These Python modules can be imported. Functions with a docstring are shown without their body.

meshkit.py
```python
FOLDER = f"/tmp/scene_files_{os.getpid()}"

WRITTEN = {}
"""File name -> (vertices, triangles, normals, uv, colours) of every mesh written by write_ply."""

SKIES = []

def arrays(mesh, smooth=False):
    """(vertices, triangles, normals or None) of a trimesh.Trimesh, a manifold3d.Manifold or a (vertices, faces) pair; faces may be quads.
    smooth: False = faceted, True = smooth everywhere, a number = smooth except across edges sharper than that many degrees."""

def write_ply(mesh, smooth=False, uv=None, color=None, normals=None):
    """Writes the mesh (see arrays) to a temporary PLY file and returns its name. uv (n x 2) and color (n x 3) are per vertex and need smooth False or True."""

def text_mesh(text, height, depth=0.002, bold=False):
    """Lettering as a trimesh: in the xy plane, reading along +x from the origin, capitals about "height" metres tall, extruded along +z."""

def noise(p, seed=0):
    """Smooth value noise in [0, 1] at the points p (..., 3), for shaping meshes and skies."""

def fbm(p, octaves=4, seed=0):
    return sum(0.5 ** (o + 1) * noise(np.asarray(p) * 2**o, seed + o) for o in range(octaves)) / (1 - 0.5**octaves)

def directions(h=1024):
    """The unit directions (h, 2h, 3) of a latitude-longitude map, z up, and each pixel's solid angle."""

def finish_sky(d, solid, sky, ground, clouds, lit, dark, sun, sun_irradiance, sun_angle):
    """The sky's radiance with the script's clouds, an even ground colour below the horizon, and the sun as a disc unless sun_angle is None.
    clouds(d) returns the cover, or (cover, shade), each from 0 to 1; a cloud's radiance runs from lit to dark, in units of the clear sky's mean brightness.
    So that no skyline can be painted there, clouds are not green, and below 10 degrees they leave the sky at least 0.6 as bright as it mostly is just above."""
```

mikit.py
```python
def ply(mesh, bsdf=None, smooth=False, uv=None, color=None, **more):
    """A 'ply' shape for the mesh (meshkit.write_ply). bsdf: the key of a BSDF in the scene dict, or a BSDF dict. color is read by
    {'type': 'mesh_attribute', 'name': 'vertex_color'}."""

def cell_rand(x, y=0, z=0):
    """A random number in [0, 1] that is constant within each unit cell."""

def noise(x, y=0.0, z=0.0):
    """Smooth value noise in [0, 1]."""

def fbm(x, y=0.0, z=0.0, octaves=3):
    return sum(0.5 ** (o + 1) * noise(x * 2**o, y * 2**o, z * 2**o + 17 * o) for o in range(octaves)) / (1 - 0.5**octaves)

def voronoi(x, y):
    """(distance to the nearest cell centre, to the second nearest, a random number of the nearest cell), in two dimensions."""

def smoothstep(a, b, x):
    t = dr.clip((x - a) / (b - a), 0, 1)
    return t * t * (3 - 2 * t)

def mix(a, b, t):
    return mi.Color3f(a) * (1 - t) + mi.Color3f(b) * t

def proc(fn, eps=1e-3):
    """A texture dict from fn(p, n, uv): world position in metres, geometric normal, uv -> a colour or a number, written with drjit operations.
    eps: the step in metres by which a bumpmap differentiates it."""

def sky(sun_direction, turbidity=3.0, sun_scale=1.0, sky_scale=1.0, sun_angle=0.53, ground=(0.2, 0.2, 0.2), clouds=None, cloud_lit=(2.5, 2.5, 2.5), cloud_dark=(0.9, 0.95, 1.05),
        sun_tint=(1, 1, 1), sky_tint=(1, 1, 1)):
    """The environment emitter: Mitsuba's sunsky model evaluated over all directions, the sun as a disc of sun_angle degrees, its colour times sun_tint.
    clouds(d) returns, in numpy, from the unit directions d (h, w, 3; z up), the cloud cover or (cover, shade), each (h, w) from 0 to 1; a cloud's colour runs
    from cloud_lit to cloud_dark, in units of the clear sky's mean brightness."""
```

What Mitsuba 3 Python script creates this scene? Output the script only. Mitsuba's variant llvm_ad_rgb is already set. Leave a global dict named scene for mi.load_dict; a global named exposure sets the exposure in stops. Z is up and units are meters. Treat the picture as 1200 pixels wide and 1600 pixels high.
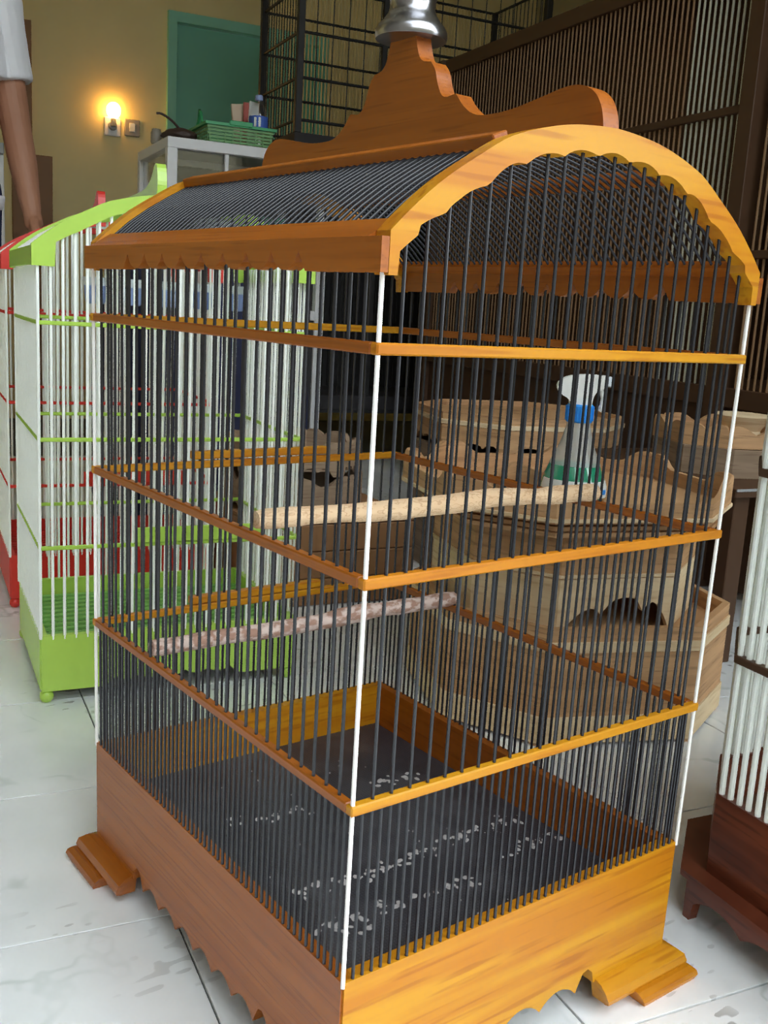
import math, random
import numpy as np
import trimesh, manifold3d
import drjit as dr
import mitsuba as mi
import mikit, meshkit
from shapely.geometry import Polygon
from trimesh.transformations import rotation_matrix
from mikit import noise, fbm, mix, smoothstep, voronoi, cell_rand

scene, labels = {}, {}
rng = random.Random(7)
T = mi.ScalarTransform4f

# ------------------------------------------------------------------ camera, sky, exposure
CAM = np.array([-0.42072847, -0.56557875, 0.67818779])
RIGHT = np.array([0.79923883, -0.59823545, 0.05772028])
DOWN = np.array([-0.07334055, -0.1923993, -0.97857226])
FWD = np.array([0.59652196, 0.77787972, -0.19764791])
m = np.eye(4)
m[:3, 0], m[:3, 1], m[:3, 2], m[:3, 3] = -RIGHT, -DOWN, FWD, CAM
scene['camera'] = {'type': 'perspective', 'fov': 2 * math.degrees(math.atan(600 / 1574.73)), 'fov_axis': 'x',
                   'near_clip': 0.02, 'far_clip': 200.0, 'to_world': T(m)}
exposure = 2.35


def overcast(d):
    n = meshkit.fbm(d * 2.0, 4, 3)
    side = (d @ np.array([0.80, -0.60, 0.0]) + 1) / 2        # the hidden sun stands to the right of the open front
    t = np.clip((side - 0.2) / 0.7, 0, 1)
    return np.full(d.shape[:2], 1.0), np.clip(1.0 - t * t * (3 - 2 * t) + 0.3 * (n - 0.5), 0, 1)


scene['sky'] = mikit.sky([0.1, -0.6, 0.7], turbidity=4, sun_scale=0.0, sky_scale=1.0, ground=(0.42, 0.42, 0.42),
                         clouds=overcast, cloud_lit=(8.7, 9.4, 9.8), cloud_dark=(1.5, 1.7, 1.95))

# ------------------------------------------------------------------ frames and helpers
ANG = math.radians(-12.0)
RU, RV = np.array([math.cos(ANG), math.sin(ANG), 0]), np.array([-math.sin(ANG), math.cos(ANG), 0])
ROOM = np.eye(4); ROOM[:3, 0], ROOM[:3, 1] = RU, RV          # room frame (u along the back wall, v into the room)
ID = np.eye(4)


def moved(M, x, y, z, rot=0.0):
    A = rotation_matrix(rot, [0, 0, 1]); A[:3, 3] = [x, y, z]
    return M @ A


def lab(key, label, cat=None, group=None, kind=None):
    d = {'label': label}
    if cat: d['category'] = cat
    if group: d['group'] = group
    if kind: d['kind'] = kind
    labels[key] = d


used = {}


def name_of(base):
    """base, base_001, base_002 ... (for things and parts alike)"""
    n = used.get(base, -1) + 1
    used[base] = n
    return base if n == 0 else f'{base}_{n:03d}'


def put(base, mesh, mat, M=ID, smooth=False, **kw):
    key = name_of(base)
    if isinstance(mesh, list): mesh = trimesh.util.concatenate(mesh)
    if hasattr(mesh, 'to_mesh'):
        mm = mesh.to_mesh(); mesh = trimesh.Trimesh(mm.vert_properties[:, :3], mm.tri_verts, process=False)
    mesh = mesh.copy(); mesh.apply_transform(M)
    scene[key] = mikit.ply(mesh, 'mat_' + mat, smooth, **kw)
    return key


def box(x0, x1, y0, y1, z0, z1, b=0.0):
    if b <= 0:
        g = trimesh.creation.box([x1 - x0, y1 - y0, z1 - z0]); g.apply_translation([(x0 + x1) / 2, (y0 + y1) / 2, (z0 + z1) / 2])
        return g
    P = []
    for x in (x0, x1):
        for y in (y0, y1):
            for z in (z0, z1):
                sx, sy, sz = (1 if x == x0 else -1), (1 if y == y0 else -1), (1 if z == z0 else -1)
                P += [(x + sx * b, y + sy * b, z), (x + sx * b, y, z + sz * b), (x, y + sy * b, z + sz * b)]
    return trimesh.Trimesh(P, trimesh.convex.convex_hull(np.array(P)).faces, process=False) if False else trimesh.convex.convex_hull(np.array(P))


CYL = trimesh.creation.cylinder(1.0, 1.0, sections=8); CYL.apply_translation([0, 0, 0.5])
_cyl = {}


def bar(base, p0, p1, r, mat, M=ID):
    """a straight rod as an entry of its own; all rods of one material share one mesh"""
    key = name_of(base)
    if mat not in _cyl: _cyl[mat] = mikit.ply(CYL, 'mat_' + mat, 40)
    p0, p1 = (M @ [*p0, 1])[:3], (M @ [*p1, 1])[:3]
    d = p1 - p0; L = np.linalg.norm(d); z = d / L
    x = np.cross(z, [0.3, 1, 0.2]); x /= np.linalg.norm(x); y = np.cross(z, x)
    A = np.eye(4); A[:3, 0], A[:3, 1], A[:3, 2], A[:3, 3] = x * r, y * r, d, p0
    scene[key] = {**_cyl[mat], 'to_world': T(A)}
    return key


def rod(p0, p1, r, n=8):
    g = trimesh.creation.cylinder(r, segment=[p0, p1], sections=n)
    return g


def prism(poly, h):
    """polygon (list of 2D points or shapely) extruded along +z by h"""
    if not isinstance(poly, Polygon): poly = Polygon(poly)
    if not poly.is_valid: poly = poly.buffer(0)
    if poly.geom_type != 'Polygon': poly = max(poly.geoms, key=lambda g: g.area)
    return trimesh.creation.extrude_polygon(poly, h, engine='earcut')


def board_xz(poly, y0, th):
    """polygon in (x, z), occupying y0 .. y0+th"""
    g = prism(poly, th); A = np.array([[1, 0, 0, 0], [0, 0, -1, y0 + th], [0, 1, 0, 0], [0, 0, 0, 1.0]])
    g.apply_transform(A); return g


def board_yz(poly, x0, th):
    g = prism(poly, th); A = np.array([[0, 0, 1, x0], [1, 0, 0, 0], [0, 1, 0, 0], [0, 0, 0, 1.0]])
    g.apply_transform(A); return g


def lathe(prof, n=40):
    return trimesh.creation.revolve(np.array(prof, float), sections=n)


def tube(path, radii, n=8):
    path = np.asarray(path, float); radii = np.broadcast_to(radii, (len(path),))
    V, F = [], []
    for i in range(len(path)):
        t = path[min(i + 1, len(path) - 1)] - path[max(i - 1, 0)]; t = t / np.linalg.norm(t)
        a = np.cross(t, [0, 0.31, 1] if abs(t[2]) < 0.9 else [1, 0.2, 0]); a /= np.linalg.norm(a); b = np.cross(t, a)
        for k in range(n):
            w = 2 * math.pi * k / n
            V.append(path[i] + radii[i] * (math.cos(w) * a + math.sin(w) * b))
    for i in range(len(path) - 1):
        for k in range(n):
            a, b = i * n + k, i * n + (k + 1) % n
            F += [[a, b, b + n], [a, b + n, a + n]]
    V += [path[0], path[-1]]
    for k in range(n):
        F += [[len(V) - 2, (k + 1) % n, k], [len(V) - 1, (len(path) - 1) * n + k, (len(path) - 1) * n + (k + 1) % n]]
    return trimesh.Trimesh(V, F, process=False)


def chaikin(pts, it=2):
    pts = np.array(pts, float)
    for _ in range(it):
        q = [pts[0]]
        for a, b in zip(pts[:-1], pts[1:]): q += [0.75 * a + 0.25 * b, 0.25 * a + 0.75 * b]
        q.append(pts[-1]); pts = np.array(q)
    return pts.tolist()


# ------------------------------------------------------------------ materials
def pr(color, rough=0.5, **k):
    c = color if isinstance(color, dict) else {'type': 'rgb', 'value': list(color)}
    return {'type': 'twosided', 'bsdf': {'type': 'principled', 'base_color': c, 'roughness': rough, **k}}


def wood(c1, c2, c3, fx, fy, fz, off=0.0):
    def fn(p, n, uv):
        a = fbm(p.x * fx + off, p.y * fy, p.z * fz, 4)
        b = fbm(p.x * fx * 4.2 + 9, p.y * fy * 4.2 + off, p.z * fz * 4.2, 2)
        c = mix(c1, c2, smoothstep(0.32, 0.68, a))
        return mix(c, c3, smoothstep(0.56, 0.80, b) * 0.6)
    return mikit.proc(fn)


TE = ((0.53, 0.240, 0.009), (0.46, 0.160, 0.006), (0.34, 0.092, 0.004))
TE_SHADED = ((0.33, 0.092, 0.008), (0.285, 0.074, 0.006), (0.21, 0.050, 0.005))  # same teak with shade put into the colour, for the side boards
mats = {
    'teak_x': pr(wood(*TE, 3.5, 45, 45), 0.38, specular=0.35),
    'teak_y_shaded': pr(wood(*TE_SHADED, 80, 3.5, 80, 3.3), 0.34, specular=0.5),
    'black_bar': pr((0.014, 0.0145, 0.019), 0.28, specular=0.6),
    'roof_bar': pr((0.016, 0.017, 0.022), 0.3, specular=0.6),
    'white_rod': pr((0.82, 0.80, 0.76), 0.35),
    'aluminium': pr((0.42, 0.42, 0.44), 0.22, metallic=1.0),
    'dark_iron': pr((0.02, 0.02, 0.02), 0.5),
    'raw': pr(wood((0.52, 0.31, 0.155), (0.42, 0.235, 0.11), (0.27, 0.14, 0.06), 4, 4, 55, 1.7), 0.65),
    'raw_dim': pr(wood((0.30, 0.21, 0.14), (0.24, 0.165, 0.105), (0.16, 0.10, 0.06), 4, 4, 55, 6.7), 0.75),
    'raw_light': pr(wood((0.70, 0.56, 0.36), (0.62, 0.47, 0.28), (0.50, 0.34, 0.18), 4, 4, 40, 4.1), 0.65),
    'mahogany': pr(wood((0.17, 0.045, 0.020), (0.11, 0.028, 0.014), (0.06, 0.016, 0.01), 5, 5, 50, 2.2), 0.3),
    'dark_wood': pr((0.075, 0.036, 0.017), 0.5),
    'bar_brown': pr((0.27, 0.155, 0.075), 0.55),
    'bar_pale': pr((0.46, 0.45, 0.36), 0.5),
    'bamboo': pr((0.68, 0.51, 0.21), 0.55),
    'white_bar': pr((0.87, 0.91, 0.86), 0.4),
    'lime': pr((0.40, 0.62, 0.09), 0.25, specular=0.6),
    'red': pr((0.62, 0.035, 0.025), 0.35),
    'lime_tray': pr((0.20, 0.46, 0.10), 0.5),
    'dark_cloth': pr((0.012, 0.016, 0.05), 0.8),
    'grey_metal': pr((0.32, 0.33, 0.34), 0.45),
    'pale_metal': pr((0.72, 0.73, 0.74), 0.4),
    'dark_inside': pr((0.03, 0.028, 0.03), 0.7),
    'door_green': pr((0.18, 0.50, 0.36), 0.5),
    'door_frame': pr((0.25, 0.60, 0.44), 0.5),
    'inner_brown': pr((0.085, 0.04, 0.02), 0.6),
    'brown_board': pr((0.26, 0.13, 0.055), 0.6),
    'skin': pr((0.36, 0.17, 0.10), 0.55),
    'hair': pr((0.01, 0.009, 0.008), 0.5),
    'shirt': pr((0.72, 0.73, 0.76), 0.85),
    'plastic_white': pr((0.75, 0.76, 0.72), 0.4),
    'plastic_grey': pr((0.30, 0.27, 0.22), 0.45),
    'collar_blue': pr((0.02, 0.25, 0.72), 0.35),
    'cloth_blue': pr((0.05, 0.12, 0.45), 0.6),
    'paper': pr((0.60, 0.48, 0.36), 0.8),
    'paper_red': pr((0.45, 0.12, 0.10), 0.8),
    'basket_green': pr((0.045, 0.36, 0.14), 0.4),
    'basket_pale': pr((0.14, 0.32, 0.12), 0.5),
    'leather': pr((0.05, 0.03, 0.022), 0.55),
    'liquid': pr((0.01, 0.30, 0.16), 0.15, clearcoat=1.0),
    'label_pale': pr((0.70, 0.74, 0.72), 0.5),
    'label_red': pr((0.60, 0.16, 0.14), 0.5),
    'bottle_clear': {'type': 'thindielectric', 'int_ior': 1.45},
    'bottle_cloudy': {'type': 'blendbsdf', 'weight': 0.42, 'a': {'type': 'thindielectric', 'int_ior': 1.45}, 'b': pr((0.62, 0.66, 0.66), 0.2, specular=0.7)},
    'pane': {'type': 'thindielectric', 'int_ior': 1.5},
    'dropping': pr((0.42, 0.40, 0.40), 0.8),
    'cup_blue': pr((0.25, 0.34, 0.62), 0.4),
    'cup_pale': pr((0.62, 0.68, 0.74), 0.4),
    'grout': pr((0.09, 0.09, 0.085), 0.9),
    'ceiling': pr((0.62, 0.58, 0.48), 0.9),
    'dim_wall': pr((0.16, 0.14, 0.11), 0.9),
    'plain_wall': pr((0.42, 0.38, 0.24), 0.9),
    'road': pr((0.45, 0.45, 0.44), 0.9),
}


def tile_fn(p, n, uv):
    a = fbm(p.x * 5 + 3, p.y * 5, 0.0, 4)
    b = fbm(p.x * 9, p.y * 9 + 7, 2.0, 4)
    vein = 1 - smoothstep(0.0, 0.035, dr.abs(b - 0.5 + 0.25 * (a - 0.5)))
    c = mix((0.86, 0.89, 0.89), (0.76, 0.80, 0.80), smoothstep(0.35, 0.7, a))
    c = mix(c, (0.50, 0.57, 0.54), vein * smoothstep(0.42, 0.62, a) * 0.55)
    speck = smoothstep(0.80, 0.86, noise(p.x * 55, p.y * 110, 5.0))
    return mix(c, (0.22, 0.22, 0.20), speck * 0.7 * smoothstep(0.55, 0.68, fbm(p.x * 3, p.y * 3, 9.0)))


def wall_fn(p, n, uv):
    a = fbm(p.x * 3, p.y * 3, p.z * 3, 4)
    return mix((0.80, 0.67, 0.34), (0.74, 0.62, 0.31), smoothstep(0.3, 0.7, a))


def bark_fn(p, n, uv):
    a = fbm(p.x * 150, p.y * 260, p.z * 260, 2)
    b = fbm(p.x * 50 + 4, p.y * 80, p.z * 80, 3)
    c = mix((0.66, 0.43, 0.24), (0.74, 0.56, 0.36), b)
    return mix(c, (0.40, 0.20, 0.09), smoothstep(0.5, 0.56, a) * (1 - smoothstep(0.58, 0.64, a)) * 0.5)


def bark2_fn(p, n, uv):
    a = fbm(p.x * 120, p.y * 160, p.z * 160, 3)
    return mix((0.40, 0.23, 0.17), (0.66, 0.52, 0.46), smoothstep(0.4, 0.62, a))


def tray_fn(p, n, uv):
    a = fbm(p.x * 18, p.y * 18, 0.0, 4)
    g = dr.abs(dr.sin(p.x * 900)) * dr.abs(dr.sin(p.y * 900))
    c = mix((0.040, 0.041, 0.050), (0.068, 0.068, 0.078), smoothstep(0.35, 0.7, a))
    return c * (0.7 + 0.5 * g)


mats['tile'] = pr(mikit.proc(tile_fn), 0.16, specular=0.5)
mats['wall'] = pr(mikit.proc(wall_fn), 0.8)
mats['bark'] = pr(mikit.proc(bark_fn), 0.8)
mats['bark_grey'] = pr(mikit.proc(bark2_fn), 0.8)
mats['tray'] = pr(mikit.proc(tray_fn), 0.35)
scene.update({'mat_' + k: b for k, b in mats.items()})

# ------------------------------------------------------------------ the room
VW, ZC, UL, UR, VO = 4.97, 2.85, -1.45, 3.2, -1.05
put('floor', box(-6, 7, -9, VW + 0.2, -0.06, -0.004), 'grout', ROOM); lab('floor', 'pale marble tiled shop floor', kind='structure')
TS, GU, GV = 0.332, -0.045, 0.035
tile_mesh = box(0.0012, TS - 0.0012, 0.0012, TS - 0.0012, -0.006, 0.0, 0.0005)
tile_ply = mikit.ply(tile_mesh, 'mat_tile')
for i in range(-6, 8):
    for j in range(-4, 11):
        key = name_of('floor__tile')
        scene[key] = {**tile_ply, 'to_world': T(moved(ROOM, GU + i * TS, GV + j * TS, rng.uniform(-0.0004, 0.0002)))}
D0, D1, DT = 0.973, 1.86, 2.12
put('wall_back', [box(UL, D0, VW, VW + 0.15, 0, ZC), box(D1, UR, VW, VW + 0.15, 0, ZC), box(D0, D1, VW, VW + 0.15, DT, ZC)], 'wall', ROOM)
lab('wall_back', 'mustard yellow painted wall', kind='structure')
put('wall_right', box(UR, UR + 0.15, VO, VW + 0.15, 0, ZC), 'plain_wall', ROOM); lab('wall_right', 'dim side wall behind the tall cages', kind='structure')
put('wall_left', box(UL - 0.15, UL, 1.3, VW + 0.15, 0, ZC), 'wall', ROOM); put('wall_blocker_left', box(UL - 0.15, UL, -3.0, 1.3, 0, 3.6), 'dim_wall', ROOM); lab('wall_blocker_left', 'unseen dark wall added at the left to block sky light', kind='structure'); lab('wall_left', 'side wall of the shop', kind='structure')  # second wall is unseen, added to keep sky light off the left faces
put('wall_blocker_right', box(1.75, UR + 0.15, -0.65, -0.5, 0, ZC), 'plain_wall', ROOM); lab('wall_blocker_right', 'unseen wall added at the right to narrow the opening and cut light', kind='structure')  # unseen, added to darken the floor and cages on the right
put('wall_added_front', box(-9, 9, -7.3, -7.0, 0, 2.6), 'plain_wall', ROOM); lab('wall_added_front', 'unseen wall added across the yard to hide the low bright sky', kind='structure')  # unseen, added so the glass panes do not mirror bright sky
put('ceiling', box(UL - 0.15, UR + 0.15, -0.5, VW + 0.15, ZC, ZC + 0.12), 'ceiling', ROOM); lab('ceiling', 'ceiling of the shop', kind='structure')
put('door_1__frame', [box(D0, D0 + 0.045, VW - 0.03, VW + 0.1, 0, DT), box(D1 - 0.045, D1, VW - 0.03, VW + 0.1, 0, DT), box(D0, D1, VW - 0.03, VW + 0.1, DT - 0.05, DT)], 'door_frame', ROOM)
put('door_1__leaf', [box(D0 + 0.05, D1 - 0.05, VW + 0.01, VW + 0.05, 0.005, DT - 0.055, 0.004)], 'door_green', ROOM)
lab('door_1', 'closed green door with green frame in the yellow wall', kind='structure')

# ------------------------------------------------------------------ arched bird cages (main, lime green, red)
def arch_z(d, half, eave, rise):
    """height of the roof's outer curve at distance d from the middle"""
    k = np.array([0, .165, .472, .66, .778, .896, 1.0]); h = np.array([1, .976, .82, .596, .43, .22, 0.0])
    from scipy.interpolate import PchipInterpolator
    return eave + rise * PchipInterpolator(k, h)(np.clip(abs(d) / half, 0, 1))


def lobes(s0, s1, n, lo, up, m_=8, power=0.6):
    """scalloped edge from s0 to s1: n lobes hanging to lo, notches reaching up"""
    out = []
    for i in range(n):
        for k in range(m_):
            t = (i + k / m_); out.append((s0 + (s1 - s0) * t / n, up - (up - lo) * abs(math.sin(math.pi * t)) ** power))
    out.append((s1, up)); return out


def arch_panel(W, half, eave, rise, y0, th, band, tip, low, nl, clip=None):
    c = W / 2
    out = [(c + d, float(arch_z(d, half, eave, rise))) for d in np.linspace(-half, half, 61)]
    inn = []
    for t in np.linspace(1, -1, 97):
        a = abs(t)
        w = band * (1 - 0.35 * max(0, (a - 0.75) / 0.25)) - 0.0045 * abs(math.sin(nl * math.pi * (t + 1) / 2)) ** 0.7 * (a < 0.9)
        d = t * half
        e = 1e-3 * half; dd = min(max(d, -half + e), half - e)
        dz = float(arch_z(dd + e, half, eave, rise) - arch_z(dd - e, half, eave, rise)) / (2 * e)
        nx, nz = -dz, 1.0; L = math.hypot(nx, nz)
        inn.append((c + dd - w * nx / L, float(arch_z(dd, half, eave, rise)) - w * nz / L))
    inn = [q for q in inn if q[1] > low + 0.004 and c - half + tip < q[0] < c + half - tip]
    poly = out + [(c + half, low), (c + half - tip, low)] + inn + [(c - half + tip, low), (c - half, low)]
    poly = Polygon(poly).buffer(0)
    if clip: poly = poly.intersection(Polygon([(c - clip, 0), (c + clip, 0), (c + clip, 2), (c - clip, 2)]))
    return board_xz(poly, y0, th)


def bird_cage(key, M, W, D, zb0, zb1, rings, eave_lo, eave, rise, nx, ny, dense, mt, rods=True, warp=None):
    """a rectangular cage with a barrel roof; mt: materials for base, base_side, bar, rod, rail_x, rail_y, arch, eave"""
    def P(base, mesh, mat, smooth=False):
        if isinstance(mesh, list): mesh = trimesh.util.concatenate(mesh)
        mesh = mesh.copy()
        if warp is not None: mesh.vertices = warp(np.array(mesh.vertices))
        return put(f'{key}__{base}', mesh, mat, M, smooth)

    def Wp(*q): return warp(np.array([q], float))[0] if warp is not None else np.array(q, float)
    half, c = W / 2 + 0.006, W / 2
    zt = lambda x: float(arch_z(x - c, half, eave, rise))
    r = mt.get('r', 0.0015)
    # vertical bars: long ones up to the roof, short ones (below the first ring) in between
    zl = zb1 - 0.006
    for y in (0.0, D):
        for i in range(1, nx):
            x = W * i / nx
            bar(f'{key}__bar', Wp(x, y, zl), Wp(x, y, zt(x) - 0.016), r, mt['bar'], M)
        if dense:
            for i in range(nx):
                x = W * (i + 0.5) / nx
                bar(f'{key}__bar', Wp(x, y, zl), Wp(x, y, rings[0]), r, mt['bar'], M)
    for x in (0.0, W):
        for i in range(1, ny):
            y = D * i / ny
            bar(f'{key}__bar', Wp(x, y, zl), Wp(x, y, eave - 0.006), r, mt['bar'], M)
        if dense:
            for i in range(ny):
                y = D * (i + 0.5) / ny
                bar(f'{key}__bar', Wp(x, y, zl), Wp(x, y, rings[0]), r, mt['bar'], M)
    if rods:
        for x, sx in ((0, -1), (W, 1)):
            for y, sy in ((0, -1), (D, 1)):
                bar(f'{key}__corner_rod', Wp(x + sx * 0.0012, y + sy * 0.0012, zb1 - 0.004), Wp(x + sx * 0.0012, y + sy * 0.0012, eave_lo + 0.006), mt.get('rr', 0.0019), mt['rod'], M)
    e, h = mt.get('rail', 0.0043), mt.get('rail', 0.0043)
    for z in rings:
        P('rail', box(-e, W + e, -e, e, z - h, z + h, 0.0012), mt['rail_x'])
        P('rail', box(-e, W + e, D - e, D + e, z - h, z + h, 0.0012), mt['rail_x'])
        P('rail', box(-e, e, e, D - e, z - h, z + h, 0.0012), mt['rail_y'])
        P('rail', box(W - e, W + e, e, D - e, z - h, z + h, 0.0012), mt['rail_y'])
    return P, zt


def taper(v):
    s = 1 + 0.0284 * (v[:, 2:3] - 0.405)
    return np.hstack([(v[:, :1] - 0.21) * s + 0.21, (v[:, 1:2] - 0.2586) * s + 0.2586, v[:, 2:3]])


# --- the main cage
W, D = 0.42, 0.517
MC = 'teak_bird_cage'
mt = dict(bar='black_bar', rod='white_rod', rail_x='teak_x', rail_y='teak_y_shaded')
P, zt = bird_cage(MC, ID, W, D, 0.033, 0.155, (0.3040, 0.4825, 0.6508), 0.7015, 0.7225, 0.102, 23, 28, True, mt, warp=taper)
lab(MC, 'large orange-brown teak bird cage with black bars, arched roof and carved crest in the middle', 'bird cage')
labels[MC + '__corner_rod'] = {'label': 'white corner rod'}


def base_edge(L, arm):
    """bottom edge of a base board between the two feet, as (s, z)"""
    n = max(2, round((L - 2 * arm - 0.05) / 0.045))
    pts = [(0, 0.033), (arm, 0.033)]
    pts += [(arm + 0.003, 0.046), (arm + 0.010, 0.052), (arm + 0.017, 0.050), (arm + 0.024, 0.036)]
    mid = lobes(arm + 0.026, L - arm - 0.026, n, 0.030, 0.043, 8, 0.8)
    pts += [(s, 0.074 - z) for s, z in mid]
    pts += [(L - arm - 0.024, 0.036), (L - arm - 0.017, 0.050), (L - arm - 0.010, 0.052), (L - arm - 0.003, 0.046), (L - arm, 0.033), (L, 0.033)]
    return pts


arm, th = 0.109, 0.014
front = Polygon(base_edge(W, arm) + [(W, 0.155), (0, 0.155)])
side = Polygon(base_edge(D, arm) + [(D, 0.155), (0, 0.155)])
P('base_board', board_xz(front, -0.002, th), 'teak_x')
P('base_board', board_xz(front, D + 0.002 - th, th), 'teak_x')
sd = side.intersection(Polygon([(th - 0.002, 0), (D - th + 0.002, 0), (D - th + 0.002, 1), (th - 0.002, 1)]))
P('base_board', board_yz(side, -0.002, th - 0.0005), 'teak_y_shaded')
P('base_board', board_yz(side, W + 0.002 - th, th - 0.0005), 'teak_y_shaded')
# feet: an ogee moulding mitred round each corner
up_prof = [(-0.006, 0.036), (0.000, 0.0365), (0.009, 0.034), (0.0165, 0.028), (0.019, 0.020), (0.017, 0.014), (0.012, 0.011), (-0.006, 0.011)]
lo_prof = [(-0.006, 0.0165), (0.017, 0.0165), (0.022, 0.0155), (0.027, 0.011), (0.0285, 0.006), (0.026, 0.0), (-0.006, 0.0)]


def foot_arm(prof, length, taper_end):
    n = len(prof); V, F = [], []
    for end in (0, 1):
        for o, z in prof:
            s = -o if end == 0 else length - taper_end * (0.03 - z) ** 2 * 60 - 0.0
            V.append((s, -o, z))
    for i in range(n):
        j = (i + 1) % n; F += [[i, j, n + j], [i, n + j, n + i]]
    for i in range(1, n - 1): F += [[0, i + 1, i], [n, n + i, n + i + 1]]
    g = trimesh.Trimesh(V, F, process=False); g.fix_normals(); return g


one = trimesh.util.concatenate([foot_arm(up_prof, arm, 0.35), foot_arm(lo_prof, arm - 0.042, 0.2)])
two = one.copy(); two.apply_transform([[0, 1, 0, 0], [1, 0, 0, 0], [0, 0, 1, 0], [0, 0, 0, 1]]); two.invert()
foot = trimesh.util.concatenate([one, two])
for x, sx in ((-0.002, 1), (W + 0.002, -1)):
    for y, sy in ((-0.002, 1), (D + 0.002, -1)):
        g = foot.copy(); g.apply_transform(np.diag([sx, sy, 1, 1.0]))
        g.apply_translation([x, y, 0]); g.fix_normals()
        P('foot', g, 'teak_y_shaded' if sx > 0 else 'teak_x', 25)  # left feet take the darkened teak, so they look shaded too
P('tray', box(0.0125, W - 0.0125, 0.0125, D - 0.0125, 0.094, 0.099), 'tray')
# roof
half, cx = W / 2 + 0.006, W / 2
for y in (-0.008, D - 0.008):
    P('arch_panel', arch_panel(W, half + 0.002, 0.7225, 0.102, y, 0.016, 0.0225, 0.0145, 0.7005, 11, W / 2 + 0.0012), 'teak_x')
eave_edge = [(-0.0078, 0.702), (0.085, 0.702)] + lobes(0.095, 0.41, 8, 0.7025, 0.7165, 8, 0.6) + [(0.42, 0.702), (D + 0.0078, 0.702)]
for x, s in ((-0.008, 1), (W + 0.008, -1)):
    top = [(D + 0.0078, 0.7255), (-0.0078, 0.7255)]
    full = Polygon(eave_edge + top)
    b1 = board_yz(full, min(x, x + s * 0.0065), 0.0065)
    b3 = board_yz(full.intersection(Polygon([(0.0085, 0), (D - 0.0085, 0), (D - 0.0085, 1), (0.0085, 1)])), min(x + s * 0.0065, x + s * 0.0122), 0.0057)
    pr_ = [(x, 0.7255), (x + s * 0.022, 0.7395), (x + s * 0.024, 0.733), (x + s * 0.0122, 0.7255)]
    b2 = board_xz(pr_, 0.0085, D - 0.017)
    P('eave_board', [b1, b2, b3], 'teak_y_shaded')
xs = np.linspace(0.010, W - 0.010, 19)
rb = tube([(x, 0, zt(x) - 0.0065) for x in xs], 0.0014, 6)
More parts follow.
